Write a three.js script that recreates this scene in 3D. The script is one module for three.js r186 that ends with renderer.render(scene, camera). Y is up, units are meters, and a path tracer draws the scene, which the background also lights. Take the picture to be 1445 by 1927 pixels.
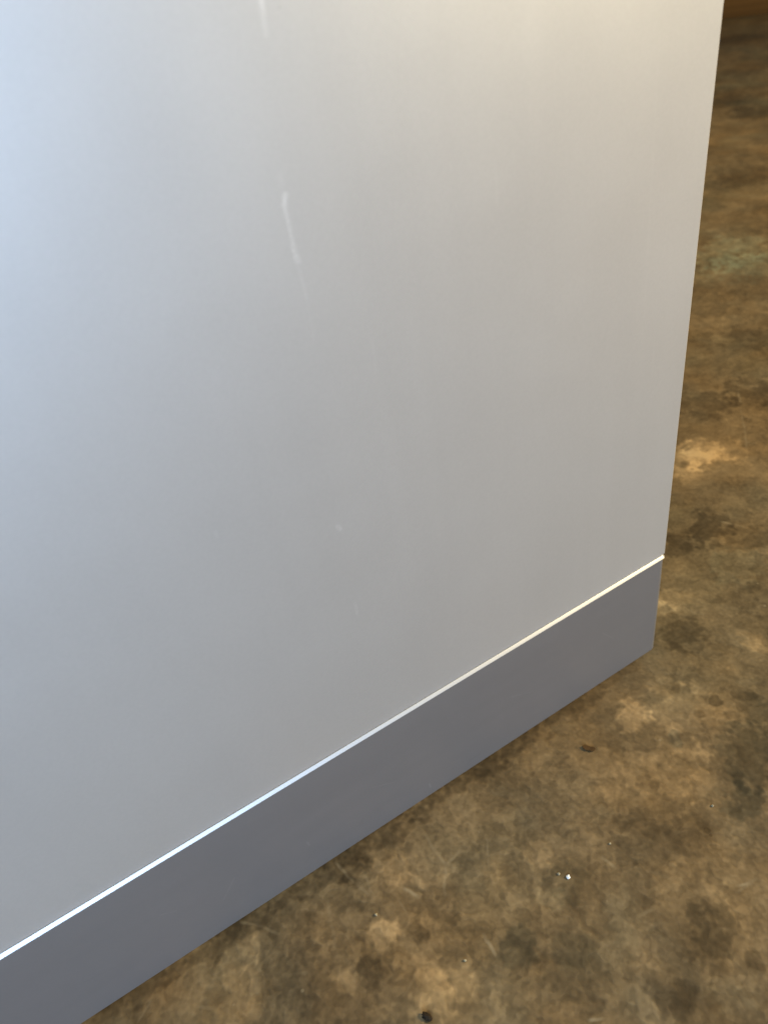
import * as THREE from 'three';
import { RectAreaLightUniformsLib } from 'three/addons/lights/RectAreaLightUniformsLib.js';
import { mergeGeometries } from 'three/addons/utils/BufferGeometryUtils.js';

// ------------------------------------------------------------------ camera, light, exposure
const scene = new THREE.Scene();
const FOCAL = 1447, CX = 722.5, CY = 963.5;                     // the photograph's lens, in its own pixels (1445 x 1927)
const camera = new THREE.PerspectiveCamera(2 * Math.atan(CY / FOCAL) * 180 / Math.PI, 767 / 1024, 0.02, 40);
const EYE = new THREE.Vector3(-0.347, 0.4919, 0.2807), FWD = new THREE.Vector3(0.34125, -0.60567, -0.71883).normalize();
const UPV = new THREE.Vector3(0.41497, 0.78325, -0.46294).normalize();
camera.position.copy(EYE);
camera.up.copy(UPV);
camera.lookAt(EYE.clone().add(FWD));
camera.focus = 0.47;
camera.userData.fStop = 7.5;
scene.add(camera);

const renderer = new THREE.WebGLRenderer({ antialias: true });
renderer.toneMapping = THREE.LinearToneMapping;
renderer.toneMappingExposure = 1.0;
renderer.shadowMap.enabled = true;
RectAreaLightUniformsLib.init();

scene.background = new THREE.Color().setRGB(0.108, 0.110, 0.108);   // the dim, even light of the unseen interior
const DOOR = { x: -1.15, z: 1.95, w: 1.3, h: 2.1, power: 9.4, color: [0.435, 0.655, 1.0] };
const LAMP = { x: 1.65, y: 1.3, z: 1.0, r: 0.24, power: 25, color: [1.0, 0.81, 0.47] };

// ------------------------------------------------------------------ helpers
const RIGHT = new THREE.Vector3().crossVectors(FWD, UPV).normalize();
const ray = (px, py) => FWD.clone().multiplyScalar(FOCAL).addScaledVector(RIGHT, px - CX).addScaledVector(UPV, CY - py);
const onFloor = (px, py) => { const d = ray(px, py); return EYE.clone().addScaledVector(d, -EYE.y / d.y); };
const onFront = (px, py, z = 0) => { const d = ray(px, py); return EYE.clone().addScaledVector(d, (z - EYE.z) / d.z); };
function tag(o, label, category, group, kind) {
  if (label) o.userData.label = label;
  if (category) o.userData.category = category;
  if (group) o.userData.group = group;
  if (kind) o.userData.kind = kind;
  return o;
}
function mesh(name, geometry, material, parent = scene) {
  const m = new THREE.Mesh(geometry, material);
  m.name = name; m.castShadow = m.receiveShadow = true;
  parent.add(m);
  return m;
}
function rng(seed) { let s = seed >>> 0; return () => ((s = Math.imul(s ^ (s >>> 15), 0x2c1b3c6d) + 0x9e3779b9 >>> 0) ^ (s >>> 13)) % 65536 / 65536; }
function mulberry(a) { return () => { a |= 0; a = a + 0x6D2B79F5 | 0; let t = Math.imul(a ^ a >>> 15, 1 | a); t = t + Math.imul(t ^ t >>> 7, 61 | t) ^ t; return ((t ^ t >>> 14) >>> 0) / 4294967296; }; }
// tileable value noise: n lattice cells a side
function lattice(n, seed) {
  const r = mulberry(seed), a = new Float32Array(n * n);
  for (let i = 0; i < n * n; i++) a[i] = r() * 2 - 1;
  return (u, v) => {
    const x = u * n, y = v * n, xi = Math.floor(x), yi = Math.floor(y);
    let fx = x - xi, fy = y - yi;
    fx = fx * fx * (3 - 2 * fx); fy = fy * fy * (3 - 2 * fy);
    const x0 = ((xi % n) + n) % n, x1 = (x0 + 1) % n, y0 = ((yi % n) + n) % n * n, y1 = ((yi + 1) % n + n) % n * n;
    const p = a[y0 + x0], q = a[y0 + x1], s = a[y1 + x0], t = a[y1 + x1];
    const l = p + (q - p) * fx, m = s + (t - s) * fx;
    return l + (m - l) * fy;
  };
}
// tileable cells: a random tone for each cell
function cells(n, seed) {
  const r = mulberry(seed), px = new Float32Array(n * n), py = new Float32Array(n * n), pv = new Float32Array(n * n);
  for (let i = 0; i < n * n; i++) { px[i] = r(); py[i] = r(); pv[i] = r() * 2 - 1; }
  return (u, v) => {
    const x = u * n, y = v * n, xi = Math.floor(x), yi = Math.floor(y);
    let w = 0, sum = 0;
    for (let j = -1; j <= 1; j++) for (let i = -1; i <= 1; i++) {
      const k = (((yi + j) % n + n) % n) * n + ((xi + i) % n + n) % n;
      const dx = xi + i + px[k] - x, dy = yi + j + py[k] - y, e = Math.exp(-14 * (dx * dx + dy * dy));
      w += e; sum += e * pv[k];
    }
    return sum / w;
  };
}
const clamp = (x, a = 0, b = 1) => Math.min(b, Math.max(a, x));
const smooth = (a, b, x) => { const t = clamp((x - a) / (b - a)); return t * t * (3 - 2 * t); };
function dataTexture(data, w, h, srgb) {
  const t = new THREE.DataTexture(data, w, h);
  t.magFilter = THREE.LinearFilter; t.minFilter = THREE.LinearMipmapLinearFilter; t.generateMipmaps = true;
  t.wrapS = t.wrapT = THREE.RepeatWrapping;
  if (srgb) t.colorSpace = THREE.SRGBColorSpace;
  t.needsUpdate = true;
  return t;
}
const toSRGB = (c) => 255 * (c <= 0.0031308 ? 12.92 * c : 1.055 * Math.pow(c, 1 / 2.4) - 0.055);

// ------------------------------------------------------------------ the floor: sealed, brown-stained concrete
const TILE = 1.3, X0 = -0.75, Z0 = -0.80, N = 2048;
const patches = [   // stains and other lighter or darker areas, where the photograph has them: pixel, radius in pixels, tone, warmth, green
  [1185, 1352, 40, 1.2, .5, 0], [1310, 1350, 80, .62, .2, 0], [1370, 1300, 60, .5, .2, 0], [1275, 1450, 80, .6, .1, 0], [1150, 1440, 70, .42, 0, 0], [1235, 1490, 45, .4, 0, 0],
  [1290, 858, 34, .75, .1, 0], [1320, 850, 36, .6, .1, 0], [1352, 842, 32, .5, .1, 0], [1295, 885, 30, .4, .2, 0], [1284, 872, 9, -.9, 0, 0], [1285, 1135, 40, .75, .3, 0], [1255, 1150, 22, .7, .4, 0], [1425, 1205, 30, .8, .9, 0], [1335, 1685, 32, .75, .1, 0], [1375, 1665, 25, .6, 0, .2],  // opens with a paler cluster beside the cabinet
  [1030, 1690, 30, .55, 0, .2], [1010, 1612, 40, .35, .5, 0], [745, 1635, 42, .6, .5, 0], [715, 1765, 40, .75, .4, 0], [800, 1885, 55, .75, .4, 0], [860, 1850, 40, .55, .2, 0],
  [465, 1795, 28, .6, 0, 0], [420, 1880, 55, .3, .8, 0], [650, 1852, 24, .8, .2, 0], [1365, 475, 42, .75, -.3, .8], [1400, 500, 36, .5, -.3, .7], [1340, 250, 45, .35, 0, .1], [1360, 380, 40, .25, .2, 0], [1400, 150, 35, .35, 0, .2],
  [1250, 1290, 40, .35, .2, 0], [880, 1500, 60, .2, .2, 0], [920, 1620, 40, .2, .3, 0], [1390, 1060, 50, .25, 0, .4], [1420, 620, 40, -.3, 0, 0], [1180, 1730, 60, .3, 0, .2], [1370, 1860, 50, .2, 0, .1],
  [1010, 1420, 40, .25, .3, 0], [1095, 1310, 40, .1, .2, 0],
  [1405, 1420, 60, -.95, 0, .3], [1430, 1345, 45, -.8, 0, .2], [1385, 1495, 50, -.8, -.2, .4], [1200, 1600, 80, -.5, 0, 0], [1300, 1580, 60, -.5, 0, 0], [1345, 1758, 66, -1, 0, .1], [1060, 1655, 50, -.5, 0, .2],
  [960, 1785, 45, -.7, 0, .4], [1070, 1795, 50, -.5, 0, .2], [1270, 1878, 55, -.75, 0, 0], [690, 1832, 28, -1, 0, 0], [782, 1755, 20, -1, .2, 0], [520, 1850, 45, -.5, 0, 0], [600, 1890, 40, -.4, 0, 0],
  [1300, 1195, 48, -1, 0, 0], [1325, 990, 40, -1.1, 0, 0], [1275, 1020, 30, -1, .2, 0], [1320, 760, 36, -.8, 0, 0], [1420, 740, 40, -.9, .2, 0], [1410, 330, 26, -.6, 0, 0], [1420, 212, 20, -1.1, 0, 0], [1330, 690, 25, -.4, 0, 0],
  [1385, 75, 45, -1.0, .4, 0], [1345, 1318, 13, -1.2, 0, 0], [1272, 1392, 17, -.9, -.8, .3], [1270, 1300, 13, -.7, .3, 0], [1400, 1310, 22, -.8, 0, 0], [1317, 1345, 12, -.8, .4, 0], [1422, 1810, 26, -.9, .2, 0],  // first entry darkens the floor in front of the board
  [640, 1700, 35, -.4, .2, 0], [820, 1700, 50, -.35, .2, 0], [430, 1760, 30, -.6, .2, 0], [1328, 1564, 8, -1.0, .7, 0], [1335, 1572, 5, -.8, .7, 0], [806, 1916, 14, -.8, 0, 0],
  [1330, 560, 40, -.5, .2, 0], [1390, 640, 40, -.5, .2, 0], [1345, 190, 26, -.5, .2, 0], [1400, 915, 36, -.4, .2, 0], [1400, 1120, 40, -.35, 0, 0], [1310, 640, 26, -.4, .2, 0], [1440, 420, 40, -.4, 0, 0], [1440, 1000, 40, -.3, 0, 0], [1330, 930, 30, -.2, 0, 0], [1160, 1240, 10, 0, 0, 0],
].map(([px, py, r, t, w, g]) => {
  const c = onFloor(px, py), e = onFloor(px + r * 0.7, py + r * 0.7);
  return [c.x, c.z, Math.min(0.12, c.distanceTo(e)), t, w, g];
});
const scratches = [[862, 1598, 836, 1626, .5], [836, 1626, 834, 1682, .45], [800, 1572, 836, 1626, .6], [629, 1623, 664, 1662, .7], [664, 1662, 700, 1690, .6], [680, 1640, 702, 1688, .35], [904, 1758, 931, 1804, .8],
  [1132, 1614, 1155, 1634, .7], [452, 1738, 492, 1748, .6], [492, 1748, 526, 1764, .5], [757, 1668, 788, 1686, .9], [613, 1690, 632, 1800, .3], [1424, 1655, 1386, 1684, .35], [365, 1892, 402, 1897, .4], [1106, 1920, 1132, 1917, .9],
  [1387, 1672, 1414, 1665, .8], [1385, 735, 1392, 760, .5], [1392, 770, 1404, 850, .4], [1352, 981, 1376, 986, .6], [1376, 985, 1400, 992, .3], [540, 1840, 575, 1835, .4], [1220, 1640, 1262, 1655, .3], [1230, 1712, 1196, 1726, .35]]
  .map(([a, b, c, d, s]) => { const p = onFloor(a, b), q = onFloor(c, d); return [p.x, p.z, q.x, q.z, s]; });
const grimeShade = [[1196, 1247, 1120, 1297, 9, .5], [1120, 1297, 1010, 1370, 14, .8], [1010, 1370, 900, 1444, 20, 1.1], [900, 1444, 800, 1512, 15, 1.0], [800, 1512, 720, 1566, 22, 1.2], [720, 1566, 640, 1622, 26, 1.15], [640, 1622, 560, 1676, 13, .9], [560, 1676, 480, 1730, 11, .8], [480, 1730, 420, 1768, 20, .9], [420, 1768, 300, 1845, 8, .6], [300, 1845, 200, 1905, 13, .7]]
  .map(([a, b, c, d, r, s]) => { const p = onFloor(a, b), q = onFloor(c, d); return [p.x, p.z, q.x, q.z, r * 0.00048, s * 1.35]; });   // dirt along the plinth, with contact shade painted into the floor colour
function makeFloor() {
  const col = new Uint8Array(N * N * 4), hgt = new Uint8Array(N * N * 4);
  const tone = new Float32Array(N * N), warm = new Float32Array(N * N), green = new Float32Array(N * N), pale = new Float32Array(N * N);
  const w1 = lattice(26, 1), w2 = lattice(26, 2), w3 = lattice(120, 3), w4 = lattice(120, 4), w5 = lattice(330, 31), w6 = lattice(330, 32);
  const WX = new Float32Array(N * N), WZ = new Float32Array(N * N);
  for (let j = 0; j < N; j++) for (let i = 0; i < N; i++) {
    const u = i / N, v = j / N, k = j * N + i;
    WX[k] = w1(u, v) * 0.008 + w3(u, v) * 0.0030 + w5(u, v) * 0.0024;
    WZ[k] = w2(u, v) * 0.008 + w4(u, v) * 0.0030 + w6(u, v) * 0.0024;
  }
  const e0 = lattice(70, 41), e1 = lattice(190, 42), e2 = lattice(430, 43);
  for (const [ax, az, bx, bz, r, s] of grimeShade) {
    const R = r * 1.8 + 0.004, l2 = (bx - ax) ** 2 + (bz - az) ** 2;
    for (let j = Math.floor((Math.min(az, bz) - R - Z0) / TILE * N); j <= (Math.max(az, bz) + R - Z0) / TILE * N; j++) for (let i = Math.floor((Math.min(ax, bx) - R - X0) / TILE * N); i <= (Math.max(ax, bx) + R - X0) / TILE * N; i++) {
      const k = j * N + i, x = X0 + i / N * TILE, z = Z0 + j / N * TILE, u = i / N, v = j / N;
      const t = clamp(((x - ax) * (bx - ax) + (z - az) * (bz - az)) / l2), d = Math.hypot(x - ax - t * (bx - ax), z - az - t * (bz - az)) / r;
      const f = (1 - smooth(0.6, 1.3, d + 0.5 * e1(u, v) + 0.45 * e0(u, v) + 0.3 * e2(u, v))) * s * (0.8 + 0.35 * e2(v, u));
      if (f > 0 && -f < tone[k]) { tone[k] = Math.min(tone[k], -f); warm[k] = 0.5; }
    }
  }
  for (const [cx, cz, r, t, w, g] of patches) {
    const R = r * 1.5 + 0.03, i0 = Math.floor((cx - R - X0) / TILE * N), i1 = Math.ceil((cx + R - X0) / TILE * N), j0 = Math.floor((cz - R - Z0) / TILE * N), j1 = Math.ceil((cz + R - Z0) / TILE * N);
    const amp = Math.min(2.2, r / 0.02);
    for (let j = j0; j <= j1; j++) for (let i = i0; i <= i1; i++) {
      const ii = ((i % N) + N) % N, jj = ((j % N) + N) % N, k = jj * N + ii;
      const x = X0 + i / N * TILE + WX[k] * amp, z = Z0 + j / N * TILE + WZ[k] * amp;
      const f = 1 - smooth(0.58, 1.14, Math.hypot(x - cx, z - cz) / r + 0.34 * e1(ii / N, jj / N) + 0.26 * e2(ii / N, jj / N) + (r > 0.02 ? 0.2 * e0(ii / N, jj / N) : 0));
      if (f > 0) { tone[k] += f * t; warm[k] += f * w; green[k] += f * g; }
    }
  }
  const rs = mulberry(77);
  const lines = scratches.map(([a, b, c, d, s]) => [a, b, c, d, s * 0.95, 0.0009]);
  for (let q = 0; q < 130; q++) {           // fine hairline scuffs all over
    const x = X0 + rs() * TILE, z = Z0 + rs() * TILE, a = rs() * 6.283, l = 0.006 + rs() * rs() * 0.05;
    lines.push([x, z, x + Math.cos(a) * l, z + Math.sin(a) * l, 0.08 + rs() * 0.22, 0.0006]);
  }
  for (const [ax, az, bx, bz, s, wd] of lines) {
    const R = 0.006, l2 = (bx - ax) ** 2 + (bz - az) ** 2;
    const i0 = Math.floor((Math.min(ax, bx) - R - X0) / TILE * N), i1 = Math.ceil((Math.max(ax, bx) + R - X0) / TILE * N), j0 = Math.floor((Math.min(az, bz) - R - Z0) / TILE * N), j1 = Math.ceil((Math.max(az, bz) + R - Z0) / TILE * N);
    for (let j = j0; j <= j1; j++) for (let i = i0; i <= i1; i++) {
      const k = (((j % N) + N) % N) * N + ((i % N) + N) % N;
      const x = X0 + i / N * TILE + WX[k] * 0.16, z = Z0 + j / N * TILE + WZ[k] * 0.16;
      const t = clamp(((x - ax) * (bx - ax) + (z - az) * (bz - az)) / l2), d = Math.hypot(x - ax - t * (bx - ax), z - az - t * (bz - az));
      const f = (1 - smooth(wd * 0.4, wd * 1.7, d)) * s * Math.max(0, 0.72 + 0.35 * e1(i / N, j / N) + 0.3 * e2(i / N, j / N)) * (1 - 0.7 * Math.abs(2 * t - 1) ** 3);
      if (f > pale[k]) pale[k] = f;
    }
  }
  for (let q = 0; q < 260; q++) {           // pale grains of sand set in the surface
    const cx = rs() * N, cy = rs() * N, r = 0.7 + rs() * rs() * 2.6, s = 0.2 + rs() * 0.5;
    for (let j = Math.floor(cy - r - 1); j <= cy + r + 1; j++) for (let i = Math.floor(cx - r - 1); i <= cx + r + 1; i++) {
      const k = (((j % N) + N) % N) * N + ((i % N) + N) % N, f = (1 - smooth(r * 0.6, r * 1.1, Math.hypot(i - cx, j - cy))) * s;
      if (f > pale[k]) pale[k] = f;
    }
  }
  const n1 = lattice(9, 11), n2 = lattice(22, 12), n3 = lattice(54, 13), n4 = lattice(130, 14), n5 = lattice(310, 15), n6 = lattice(700, 16);
  const c1 = cells(52, 21), c2 = cells(120, 22), c3 = cells(250, 23), c4 = cells(480, 29), h1 = lattice(16, 24), h2 = lattice(40, 25), h3 = lattice(95, 26), big = lattice(5, 27), gr = lattice(12, 28);
  for (let j = 0; j < N; j++) for (let i = 0; i < N; i++) {
    const k = j * N + i, u0 = i / N, v0 = j / N, u = u0 + WX[k] / TILE, v = v0 + WZ[k] / TILE;
    const busy = 0.75 + 0.45 * n1(v0, u0);                       // some areas are worn and grainy, others smooth
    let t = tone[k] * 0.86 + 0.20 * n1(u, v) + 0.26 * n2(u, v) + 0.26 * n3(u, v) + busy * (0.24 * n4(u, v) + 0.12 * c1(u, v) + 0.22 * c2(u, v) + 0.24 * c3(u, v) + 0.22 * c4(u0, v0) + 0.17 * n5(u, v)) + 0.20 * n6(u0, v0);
    const edge = n2(v, u) + 0.6 * n3(v, u) + 0.4 * n4(v, u);
    t += 0.16 * smooth(0.3, 0.6, edge) - 0.16 * smooth(0.3, 0.6, -edge);
    const W = warm[k] * 0.5 + 0.5 * h1(u, v) + 0.4 * h2(u, v) + 0.3 * h3(u, v), G = green[k] * 0.7 + 0.35 * Math.max(0, gr(u, v) + 0.5 * h2(v, u));
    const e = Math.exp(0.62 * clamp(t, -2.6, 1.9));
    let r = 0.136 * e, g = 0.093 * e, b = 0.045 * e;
    r *= 1 + 0.08 * W - 0.18 * G; g *= 1 - 0.01 * W + 0.05 * G; b *= 1 - 0.14 * W + 0.22 * G;
    const p = Math.min(0.9, pale[k] * 0.55);
    r += (0.34 - r) * p; g += (0.27 - g) * p; b += (0.16 - b) * p;
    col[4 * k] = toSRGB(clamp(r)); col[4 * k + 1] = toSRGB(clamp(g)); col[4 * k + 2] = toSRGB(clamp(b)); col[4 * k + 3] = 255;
    const hh = clamp(0.5 + 0.12 * n3(u, v) + 0.12 * c2(u, v) + 0.14 * c3(u, v) + 0.10 * n5(u0, v0) + 0.10 * n6(u0, v0) + 0.25 * p) * 255;
    hgt[4 * k] = hgt[4 * k + 1] = hgt[4 * k + 2] = hh; hgt[4 * k + 3] = 255;
  }
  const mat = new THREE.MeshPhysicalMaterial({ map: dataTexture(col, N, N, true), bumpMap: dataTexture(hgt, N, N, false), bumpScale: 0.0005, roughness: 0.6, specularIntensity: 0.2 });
  const S = 9, g = new THREE.BufferGeometry();
  g.setAttribute('position', new THREE.Float32BufferAttribute([-S, 0, -S, S, 0, -S, S, 0, S, -S, 0, S], 3));
  g.setAttribute('normal', new THREE.Float32BufferAttribute([0, 1, 0, 0, 1, 0, 0, 1, 0, 0, 1, 0], 3));
  const U = (x) => (x - X0) / TILE, V = (z) => (z - Z0) / TILE;
  g.setAttribute('uv', new THREE.Float32BufferAttribute([U(-S), V(-S), U(S), V(-S), U(S), V(S), U(-S), V(S)], 2));
  g.setIndex([0, 2, 1, 0, 3, 2]);
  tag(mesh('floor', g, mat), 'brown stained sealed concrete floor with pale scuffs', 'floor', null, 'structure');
}
makeFloor();
console.log('floor done');

// ------------------------------------------------------------------ the cabinet: satin metal front over a darker plinth, bright trim between
const XL = -1.1, ZB = -0.55, TOP = 0.9, FACE = -0.0013, TRIM_Y = 0.0989;
function panelTexture(w, h, x0, y0, x1, y1, z, marks, base, seed) {
  const d = new Uint8Array(w * h * 4), a = lattice(Math.round((x1 - x0) / 0.0011), seed), b = lattice(40, seed + 1), c = lattice(9, seed + 2), st = lattice(150, seed + 3);
  const pale = new Float32Array(w * h);
  const r = mulberry(seed + 5);
  for (const [ax, ay, bx, by, wd, s] of marks) {
    const R = 0.012, l2 = Math.max(1e-9, (bx - ax) ** 2 + (by - ay) ** 2), K = w / (x1 - x0), L = h / (y1 - y0), f1 = lattice(64, Math.floor(r() * 1e6));
    for (let j = Math.max(0, Math.floor((Math.min(ay, by) - R - y0) * L)); j < Math.min(h, (Math.max(ay, by) + R - y0) * L); j++)
      for (let i = Math.max(0, Math.floor((Math.min(ax, bx) - R - x0) * K)); i < Math.min(w, (Math.max(ax, bx) + R - x0) * K); i++) {
        const x = x0 + i / K, y = y0 + j / L, t = clamp(((x - ax) * (bx - ax) + (y - ay) * (by - ay)) / l2);
        const dd = Math.hypot(x - ax - t * (bx - ax), y - ay - t * (by - ay)) + 0.0004 * f1(x * 9, y * 9);
        const f = (1 - smooth(wd * 0.15, wd * 1.05, dd)) * s * (0.75 + 0.5 * f1(x * 9, y * 9));
        if (Math.abs(f) > Math.abs(pale[j * w + i])) pale[j * w + i] = f;
      }
  }
  for (let j = 0; j < h; j++) for (let i = 0; i < w; i++) {
    const k = j * w + i, u = i / w, v = j / h, n = 1 + 0.016 * a(u, v) + 0.012 * b(u, v * 0.4) + 0.012 * c(u, v) + 0.006 * st(u, v * 0.03), p = pale[k];
    for (let q = 0; q < 3; q++) {
      let x = base[q] * n;
      x = p > 0 ? x + (0.93 - x) * Math.min(1, p) : x * (1 + Math.max(-0.9, p));
      d[4 * k + q] = toSRGB(clamp(x));
    }
    d[4 * k + 3] = 255;
  }
  return dataTexture(d, w, h, true);
}
const mk = (a, b, c, d, w, s) => { const p = onFront(a, b, FACE), q = onFront(c, d, FACE); return [p.x, p.y, q.x, q.y, w, s]; };
const panelMarks = [   // chalky scrapes and specks, where the photograph has them
  mk(488, -30, 494, 28, .0016, .42), mk(494, 28, 499, 66, .0014, .25), mk(536, 368, 534, 388, .0016, .55), mk(534, 388, 539, 410, .0014, .42), mk(541, 416, 545, 436, .0013, .38), mk(546, 442, 550, 458, .0012, .34), mk(551, 464, 553, 474, .0016, .5), mk(556, 484, 560, 492, .0018, .5),
  mk(562, 505, 576, 562, .0010, .13), mk(576, 562, 590, 640, .0008, .05), mk(526, 330, 530, 350, .0018, .08), mk(521, 20, 527, 15, .0003, -.45), mk(634, 992, 640, 997, .0017, .38), mk(668, 1136, 671, 1156, .0014, .13), mk(310, 560, 306, 660, .002, .03),
  mk(700, 640, 706, 700, .0012, .05), mk(930, 300, 934, 380, .001, .05), mk(1240, 60, 1210, 600, .0011, .03), mk(1230, 640, 1226, 700, .0008, .05), mk(405, 1002, 409, 1010, .0012, .10), mk(845, 310, 848, 318, .001, .08)];
const plinthMarks = [mk(576, 1583, 580, 1589, .001, .07), mk(806, 1474, 808, 1480, .001, .09), mk(300, 1720, 330, 1712, .0005, .06), mk(700, 1480, 742, 1470, .0006, .05), mk(420, 1690, 440, 1650, .0006, .05), mk(960, 1310, 1000, 1300, .0005, .05), mk(150, 1850, 210, 1820, .0006, -.06), mk(880, 1430, 900, 1418, .0009, -.07), mk(1130, 1190, 1150, 1200, .0006, .05), mk(560, 1640, 590, 1600, .0005, -.06)];
const plain = (c, extra) => new THREE.MeshPhysicalMaterial({ color: new THREE.Color().setRGB(...c), ...extra });
const panelBump = (() => {   // the sheet is not perfectly flat: slow waves and a fine orange peel
  const n = 512, d = new Uint8Array(n * n * 4), a = lattice(9, 61), b = lattice(22, 62), c = lattice(256, 63);
  for (let k = 0; k < n * n; k++) { const u = (k % n) / n, v = Math.floor(k / n) / n; d[4 * k] = d[4 * k + 1] = d[4 * k + 2] = 127 + 40 * a(u, v) + 25 * b(u, v) + 3 * c(u, v); d[4 * k + 3] = 255; }
  return dataTexture(d, n, n, false);
})();
const panelSmudge = (() => {   // wiped smears and fingerprints: slightly shinier or duller film
  const n = 512, d = new Uint8Array(n * n * 4), a = lattice(7, 71), b = lattice(18, 72), c = lattice(48, 73), e = lattice(70, 74);
  for (let k = 0; k < n * n; k++) { const u = (k % n) / n, v = Math.floor(k / n) / n; d[4 * k] = d[4 * k + 1] = d[4 * k + 2] = 228 + 4 * a(u, v) + 3 * b(u, v) + 3 * c(u, v) + 1 * e(u, v * 0.04); d[4 * k + 3] = 255; }
  return dataTexture(d, n, n, false);
})();
const frontMat = new THREE.MeshPhysicalMaterial({ map: panelTexture(2048, 1536, XL, 0.09, 0, TOP, FACE, panelMarks, [0.615, 0.612, 0.602], 301), metalness: 0.70, roughness: 0.56, roughnessMap: panelSmudge, bumpMap: panelBump, bumpScale: 0.00014 });
const plinthMat = new THREE.MeshPhysicalMaterial({ map: panelTexture(2048, 256, XL, 0, 0, 0.1, 0, plinthMarks, [0.245, 0.240, 0.246], 401), metalness: 0.6, roughness: 0.5 });
const trimMat = plain([0.62, 0.615, 0.60], { metalness: 0.75, roughness: 0.45 });
const shellMat = plain([0.58, 0.575, 0.565], { metalness: 0.5, roughness: 0.5 });

// a sheet swept along x from XL to 0 whose right end turns back round a radius r; profile is a list of [y, inset from z = zf]
function sheet(profile, zf, r, back, xr, v0, v1) {
  const path = [];                                                   // x, z, normal x, normal z for inset 0
  path.push([XL, 0, 0, 1], [-0.5, 0, 0, 1], [-0.2, 0, 0, 1]);
  for (let k = 0; k <= 8; k++) { const a = k / 8 * Math.PI / 2; path.push([xr - r + Math.sin(a) * r, -r + Math.cos(a) * r, Math.sin(a), Math.cos(a)]); }
  path.push([xr, -back, 1, 0]);
  const pos = [], uv = [], idx = [], P = profile.length;
  for (const [x, z, nx, nz] of path) for (const [y, inset] of profile) {
    pos.push(x - nx * inset, y, zf + z - nz * inset);
    uv.push((x - XL) / -XL, (y - v0) / (v1 - v0));
  }
  for (let i = 0; i + 1 < path.length; i++) for (let j = 0; j + 1 < P; j++) {
    const a = i * P + j, b = a + P;
    idx.push(a, b, b + 1, a, b + 1, a + 1);
  }
  const g = new THREE.BufferGeometry();
  g.setAttribute('position', new THREE.Float32BufferAttribute(pos, 3));
  g.setAttribute('uv', new THREE.Float32BufferAttribute(uv, 2));
  g.setIndex(idx); g.computeVertexNormals();
  return g;
}
const arc = (cy, ci, r, a0, a1, n) => Array.from({ length: n + 1 }, (_, k) => { const a = a0 + (a1 - a0) * k / n; return [cy + Math.sin(a) * r, ci + r - Math.cos(a) * r]; });
const cabinet = new THREE.Group();
cabinet.name = 'metal_cabinet';
tag(cabinet, 'silver grey satin metal cabinet with darker plinth and bright trim on concrete floor', 'cabinet');
scene.add(cabinet);
// front panel: flat, small rounded right edge
tag(mesh('front_panel', sheet([[0.1014, 0.006], [0.1014, 0.0004], [0.1017, 0], [0.25, 0], [0.5, 0], [TOP - 0.002, 0], [TOP, 0.002], [TOP, 0.5]], FACE, 0.0016, 0.5, 0.0038, 0.09, TOP), frontMat, cabinet), 'pale silver grey front panel with chalky scrape marks');
// plinth: proud of the panel, leaning in a little towards the floor, its lower edge rolled under
const lean = (y) => (TRIM_Y - y) * 0.004;
const plinthProfile = [[0.0008, 0.022], [0.0008, 0.0035], ...arc(0.0024, 0.0004, 0.0016, -Math.PI / 2, 0, 6), ...[0.02, 0.04, 0.06, 0.08].map((y) => [y, lean(y)]), [TRIM_Y - 0.0012, 0.0002], [TRIM_Y - 0.0004, 0.0009], [TRIM_Y - 0.0004, 0.006]];
tag(mesh('plinth', sheet(plinthProfile, 0, 0.006, 0.5, 0.004, 0, 0.1), plinthMat, cabinet), 'darker grey metal plinth strip along the floor');
// trim: rounded nose of bright metal closing the top of the plinth
const trimProfile = [[TRIM_Y - 0.0004, 0.004], [TRIM_Y - 0.0002, 0.0004], [TRIM_Y, -0.0003], [TRIM_Y + 0.00015, -0.00028], [TRIM_Y + 0.0018, 0.0012], [TRIM_Y + 0.0019, 0.0014], [TRIM_Y + 0.0019, 0.0085]];
tag(mesh('edge_trim', sheet(trimProfile, 0, 0.004, 0.5, 0.0035, 0, 0.1), trimMat, cabinet), 'thin bright trim line between panel and plinth');
const base = new THREE.BoxGeometry(-XL - 0.05, 0.02, 0.48); base.translate(XL / 2, 0.0102, -0.03 - 0.24);
mesh('base_frame', base, shellMat, cabinet);
// carcass behind the front, so that the cabinet is a closed body
const carcass = new THREE.BoxGeometry(-XL - 0.012, TOP - 0.035, 0.53);
carcass.translate(XL / 2 , 0.0215 + (TOP - 0.035) / 2, -0.012 - 0.265);
mesh('carcass', carcass, shellMat, cabinet);

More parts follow.
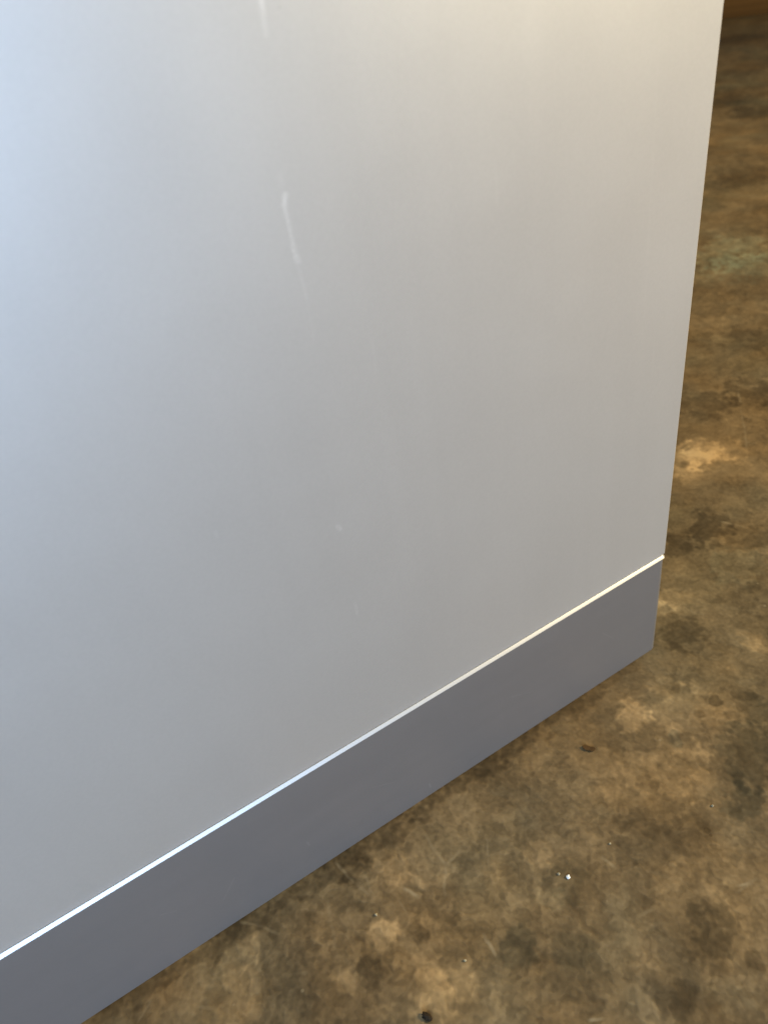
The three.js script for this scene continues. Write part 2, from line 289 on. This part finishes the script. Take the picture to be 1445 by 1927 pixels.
// ------------------------------------------------------------------ far edge of the floor: a wooden board
{
  const a = onFloor(1352, 36), b = onFloor(1450, 24), dir = b.clone().sub(a), L = 2.6, H = 0.12;
  const g = new THREE.Shape();
  g.moveTo(0, 0); g.lineTo(0.02, 0); g.lineTo(0.02, H - 0.012); g.quadraticCurveTo(0.02, H, 0.008, H); g.lineTo(0, H);
  const e = new THREE.ExtrudeGeometry(g, { depth: L, bevelEnabled: false });
  e.translate(-0.02, 0, -L / 2);
  const W = 256, Hh = 1024, d = new Uint8Array(W * Hh * 4), f1 = lattice(48, 901), f2 = lattice(12, 902);
  for (let j = 0; j < Hh; j++) for (let i = 0; i < W; i++) {
    const n = 1 + 0.22 * f1(i / W * 1.0, j / Hh * 0.06) + 0.15 * f2(i / W, j / Hh * 0.3), k = 4 * (j * W + i);
    d[k] = toSRGB(0.085 * n); d[k + 1] = toSRGB(0.045 * n); d[k + 2] = toSRGB(0.015 * n); d[k + 3] = 255;
  }
  const t = dataTexture(d, W, Hh, true); t.repeat.set(4, 0.4);
  const m = mesh('wooden_board', e, new THREE.MeshPhysicalMaterial({ map: t, roughness: 0.9, specularIntensity: 0.2 }));
  m.position.set((a.x + b.x) / 2, 0.002, (a.z + b.z) / 2);
  m.rotation.y = Math.atan2(dir.x, dir.z);
  tag(m, 'reddish brown wooden board standing along the far edge of the floor', 'board');
}

// ------------------------------------------------------------------ crumbs of white grit lying on the floor
{
  const grit = (seed) => {
    const g = new THREE.IcosahedronGeometry(1, 1), p = g.attributes.position, r = mulberry(seed), m = new Map();
    for (let i = 0; i < p.count; i++) {
      const key = [p.getX(i), p.getY(i), p.getZ(i)].map((x) => x.toFixed(3)).join();
      if (!m.has(key)) m.set(key, 0.72 + r() * 0.5);
      const s = m.get(key); p.setXYZ(i, p.getX(i) * s, p.getY(i) * s * 0.7, p.getZ(i) * s);
    }
    g.computeVertexNormals();
    return g;
  };
  const white = plain([0.9, 0.88, 0.8], { roughness: 0.6 }), cream = plain([0.30, 0.25, 0.15], { roughness: 0.7 });
  const spots = [[1069, 1651, .0013, white, 'largest bright white grit crumb lying on the concrete floor', 0], [1051, 1645, .0009, cream, 'tiny pale crumb lying beside the largest white crumb', 0],
    [1340, 1517, .0012, cream, null, 1], [1147, 1588, .001, cream, null, 1], [708, 1722, .0013, cream, null, 1], [875, 1808, .0012, cream, null, 1]];
  spots.forEach(([px, py, r, m, label, many], i) => {
    const c = onFloor(px, py), o = mesh('grit_crumb' + (i ? '_' + String(i).padStart(3, '0') : ''), grit(500 + i), m);
    o.position.set(c.x, r * 0.55, c.z); o.scale.setScalar(many ? r * 0.7 : r); o.rotation.y = i * 1.3;
    tag(o, label || 'small cream grit crumb lying by itself on the stained concrete', 'crumb', many ? 'cream crumbs scattered over the floor' : null);
  });
}

// ------------------------------------------------------------------ a brown flake and a dark stone chip
{
  const pts = [[-5.2, 1.2], [-3.6, 2.6], [-1, 2.9], [1.6, 2.2], [4.2, 2.4], [5.4, .6], [4.4, -1.4], [2.2, -2.6], [.6, -1.9], [-1.8, -2.4], [-4, -1.6]].map(([x, y]) => new THREE.Vector2(x * 1e-3, y * 1e-3));
  const g = new THREE.ExtrudeGeometry(new THREE.Shape(pts), { depth: 0.0005, bevelEnabled: true, bevelSize: 0.0002, bevelThickness: 0.0002, bevelSegments: 1 });
  g.rotateX(-Math.PI / 2);
  const p = g.attributes.position;
  for (let i = 0; i < p.count; i++) p.setY(i, p.getY(i) + 22 * p.getX(i) ** 2 + 30 * p.getZ(i) ** 2 + 0.0003);   // curls up at its rim
  g.computeVertexNormals();
  const f = mesh('dry_flake', g, plain([0.075, 0.042, 0.017], { roughness: 0.9, specularIntensity: 0.1 })), c = onFloor(1107, 1410);
  f.position.set(c.x, 0, c.z); f.rotation.y = -0.9; f.scale.set(0.85, 1, 0.75);
  tag(f, 'dark brown dry flake lying flat on the concrete floor', 'flake');
  const st = new THREE.IcosahedronGeometry(1, 2), q = st.attributes.position, n = lattice(7, 88);
  for (let i = 0; i < q.count; i++) { const s = 0.85 + 0.3 * n(q.getX(i) * 0.4 + q.getZ(i) * 0.2, q.getY(i) * 0.4 - q.getZ(i) * 0.3); q.setXYZ(i, q.getX(i) * s * 0.0032, q.getY(i) * s * 0.0022, q.getZ(i) * s * 0.0048); }
  st.computeVertexNormals();
  const o = mesh('stone_chip', st, plain([0.030, 0.022, 0.014], { roughness: 0.9, specularIntensity: 0.1 })), d = onFloor(804, 1914);
  o.position.set(d.x, 0.0011, d.z); o.rotation.y = 0.5; o.scale.setScalar(0.72);
  tag(o, 'small dark brown stone chip lying on a pale worn patch of floor', 'stone chip');
}

// ------------------------------------------------------------------ what lights the place: a glazed door to daylight, and a warm globe lamp
{
  const door = new THREE.Group(); door.name = 'glazed_door';
  tag(door, 'tall glazed door letting in cool daylight opposite the cabinet', 'door');
  door.position.set(DOOR.x, 0.002, DOOR.z);
  door.rotation.y = Math.atan2(-0.25 - DOOR.x, 0 - DOOR.z);
  scene.add(door);
  const { w, h } = DOOR, f = 0.07, bar = (bw, bh, x, y, dz = 0.05) => { const b = new THREE.BoxGeometry(bw, bh, dz); b.translate(x, y, 0); return b; };
  mesh('door_frame', mergeGeometries([bar(f, h, -w / 2 - f / 2, h / 2), bar(f, h, w / 2 + f / 2, h / 2), bar(w + 2 * f, f, 0, h + f / 2), bar(w, 0.30, 0, 0.15)]), plain([0.7, 0.7, 0.68], { roughness: 0.5 }), door);
  const glow = new THREE.MeshStandardMaterial({ color: 0x000000, emissive: new THREE.Color().setRGB(...DOOR.color), emissiveIntensity: 1.0 });
  for (const s of [-1, 1]) { const p = new THREE.PlaneGeometry(w / 2 - 0.02, h - 0.3); p.translate(s * w / 4, 0.3 + (h - 0.3) / 2, -0.01); mesh('window_pane', p, glow, door); }
  mesh('mullion', bar(0.04, h - 0.3, 0, 0.3 + (h - 0.3) / 2, 0.03), plain([0.7, 0.7, 0.68], { roughness: 0.5 }), door);
  const light = new THREE.RectAreaLight(new THREE.Color().setRGB(...DOOR.color), DOOR.power, w, h - 0.3);
  light.position.set(0, 0.3 + (h - 0.3) / 2, 0.03); light.rotation.y = Math.PI;
  door.add(light);

  const lamp = new THREE.Group(); lamp.name = 'floor_lamp';
  tag(lamp, 'floor lamp with warm glowing opal globe', 'lamp');
  lamp.position.set(LAMP.x, 0, LAMP.z); scene.add(lamp);
  const dark = plain([0.05, 0.045, 0.04], { roughness: 0.4, metalness: 0.6 });
  mesh('lamp_base', new THREE.LatheGeometry([[0.0001, 0.001], [0.14, 0.001], [0.145, 0.008], [0.14, 0.018], [0.03, 0.026], [0.012, 0.04], [0.0001, 0.04]].map((p) => new THREE.Vector2(...p)), 32), dark, lamp);
  const pole = new THREE.CylinderGeometry(0.009, 0.009, LAMP.y - LAMP.r - 0.03, 16); pole.translate(0, 0.03 + (LAMP.y - LAMP.r - 0.03) / 2, 0);
  mesh('lamp_pole', pole, dark, lamp);
  const globe = new THREE.SphereGeometry(LAMP.r, 32, 20); globe.translate(0, LAMP.y, 0);
  mesh('lamp_globe', globe, new THREE.MeshStandardMaterial({ color: 0x221a10, emissive: new THREE.Color().setRGB(...LAMP.color), emissiveIntensity: 2.0 }), lamp);
  const pl = new THREE.PointLight(new THREE.Color().setRGB(...LAMP.color), LAMP.power, 0, 2);
  pl.position.set(0, LAMP.y, 0); pl.castShadow = true; pl.shadow.radius = LAMP.r / 0.02;
  lamp.add(pl);
}

renderer.render(scene, camera);
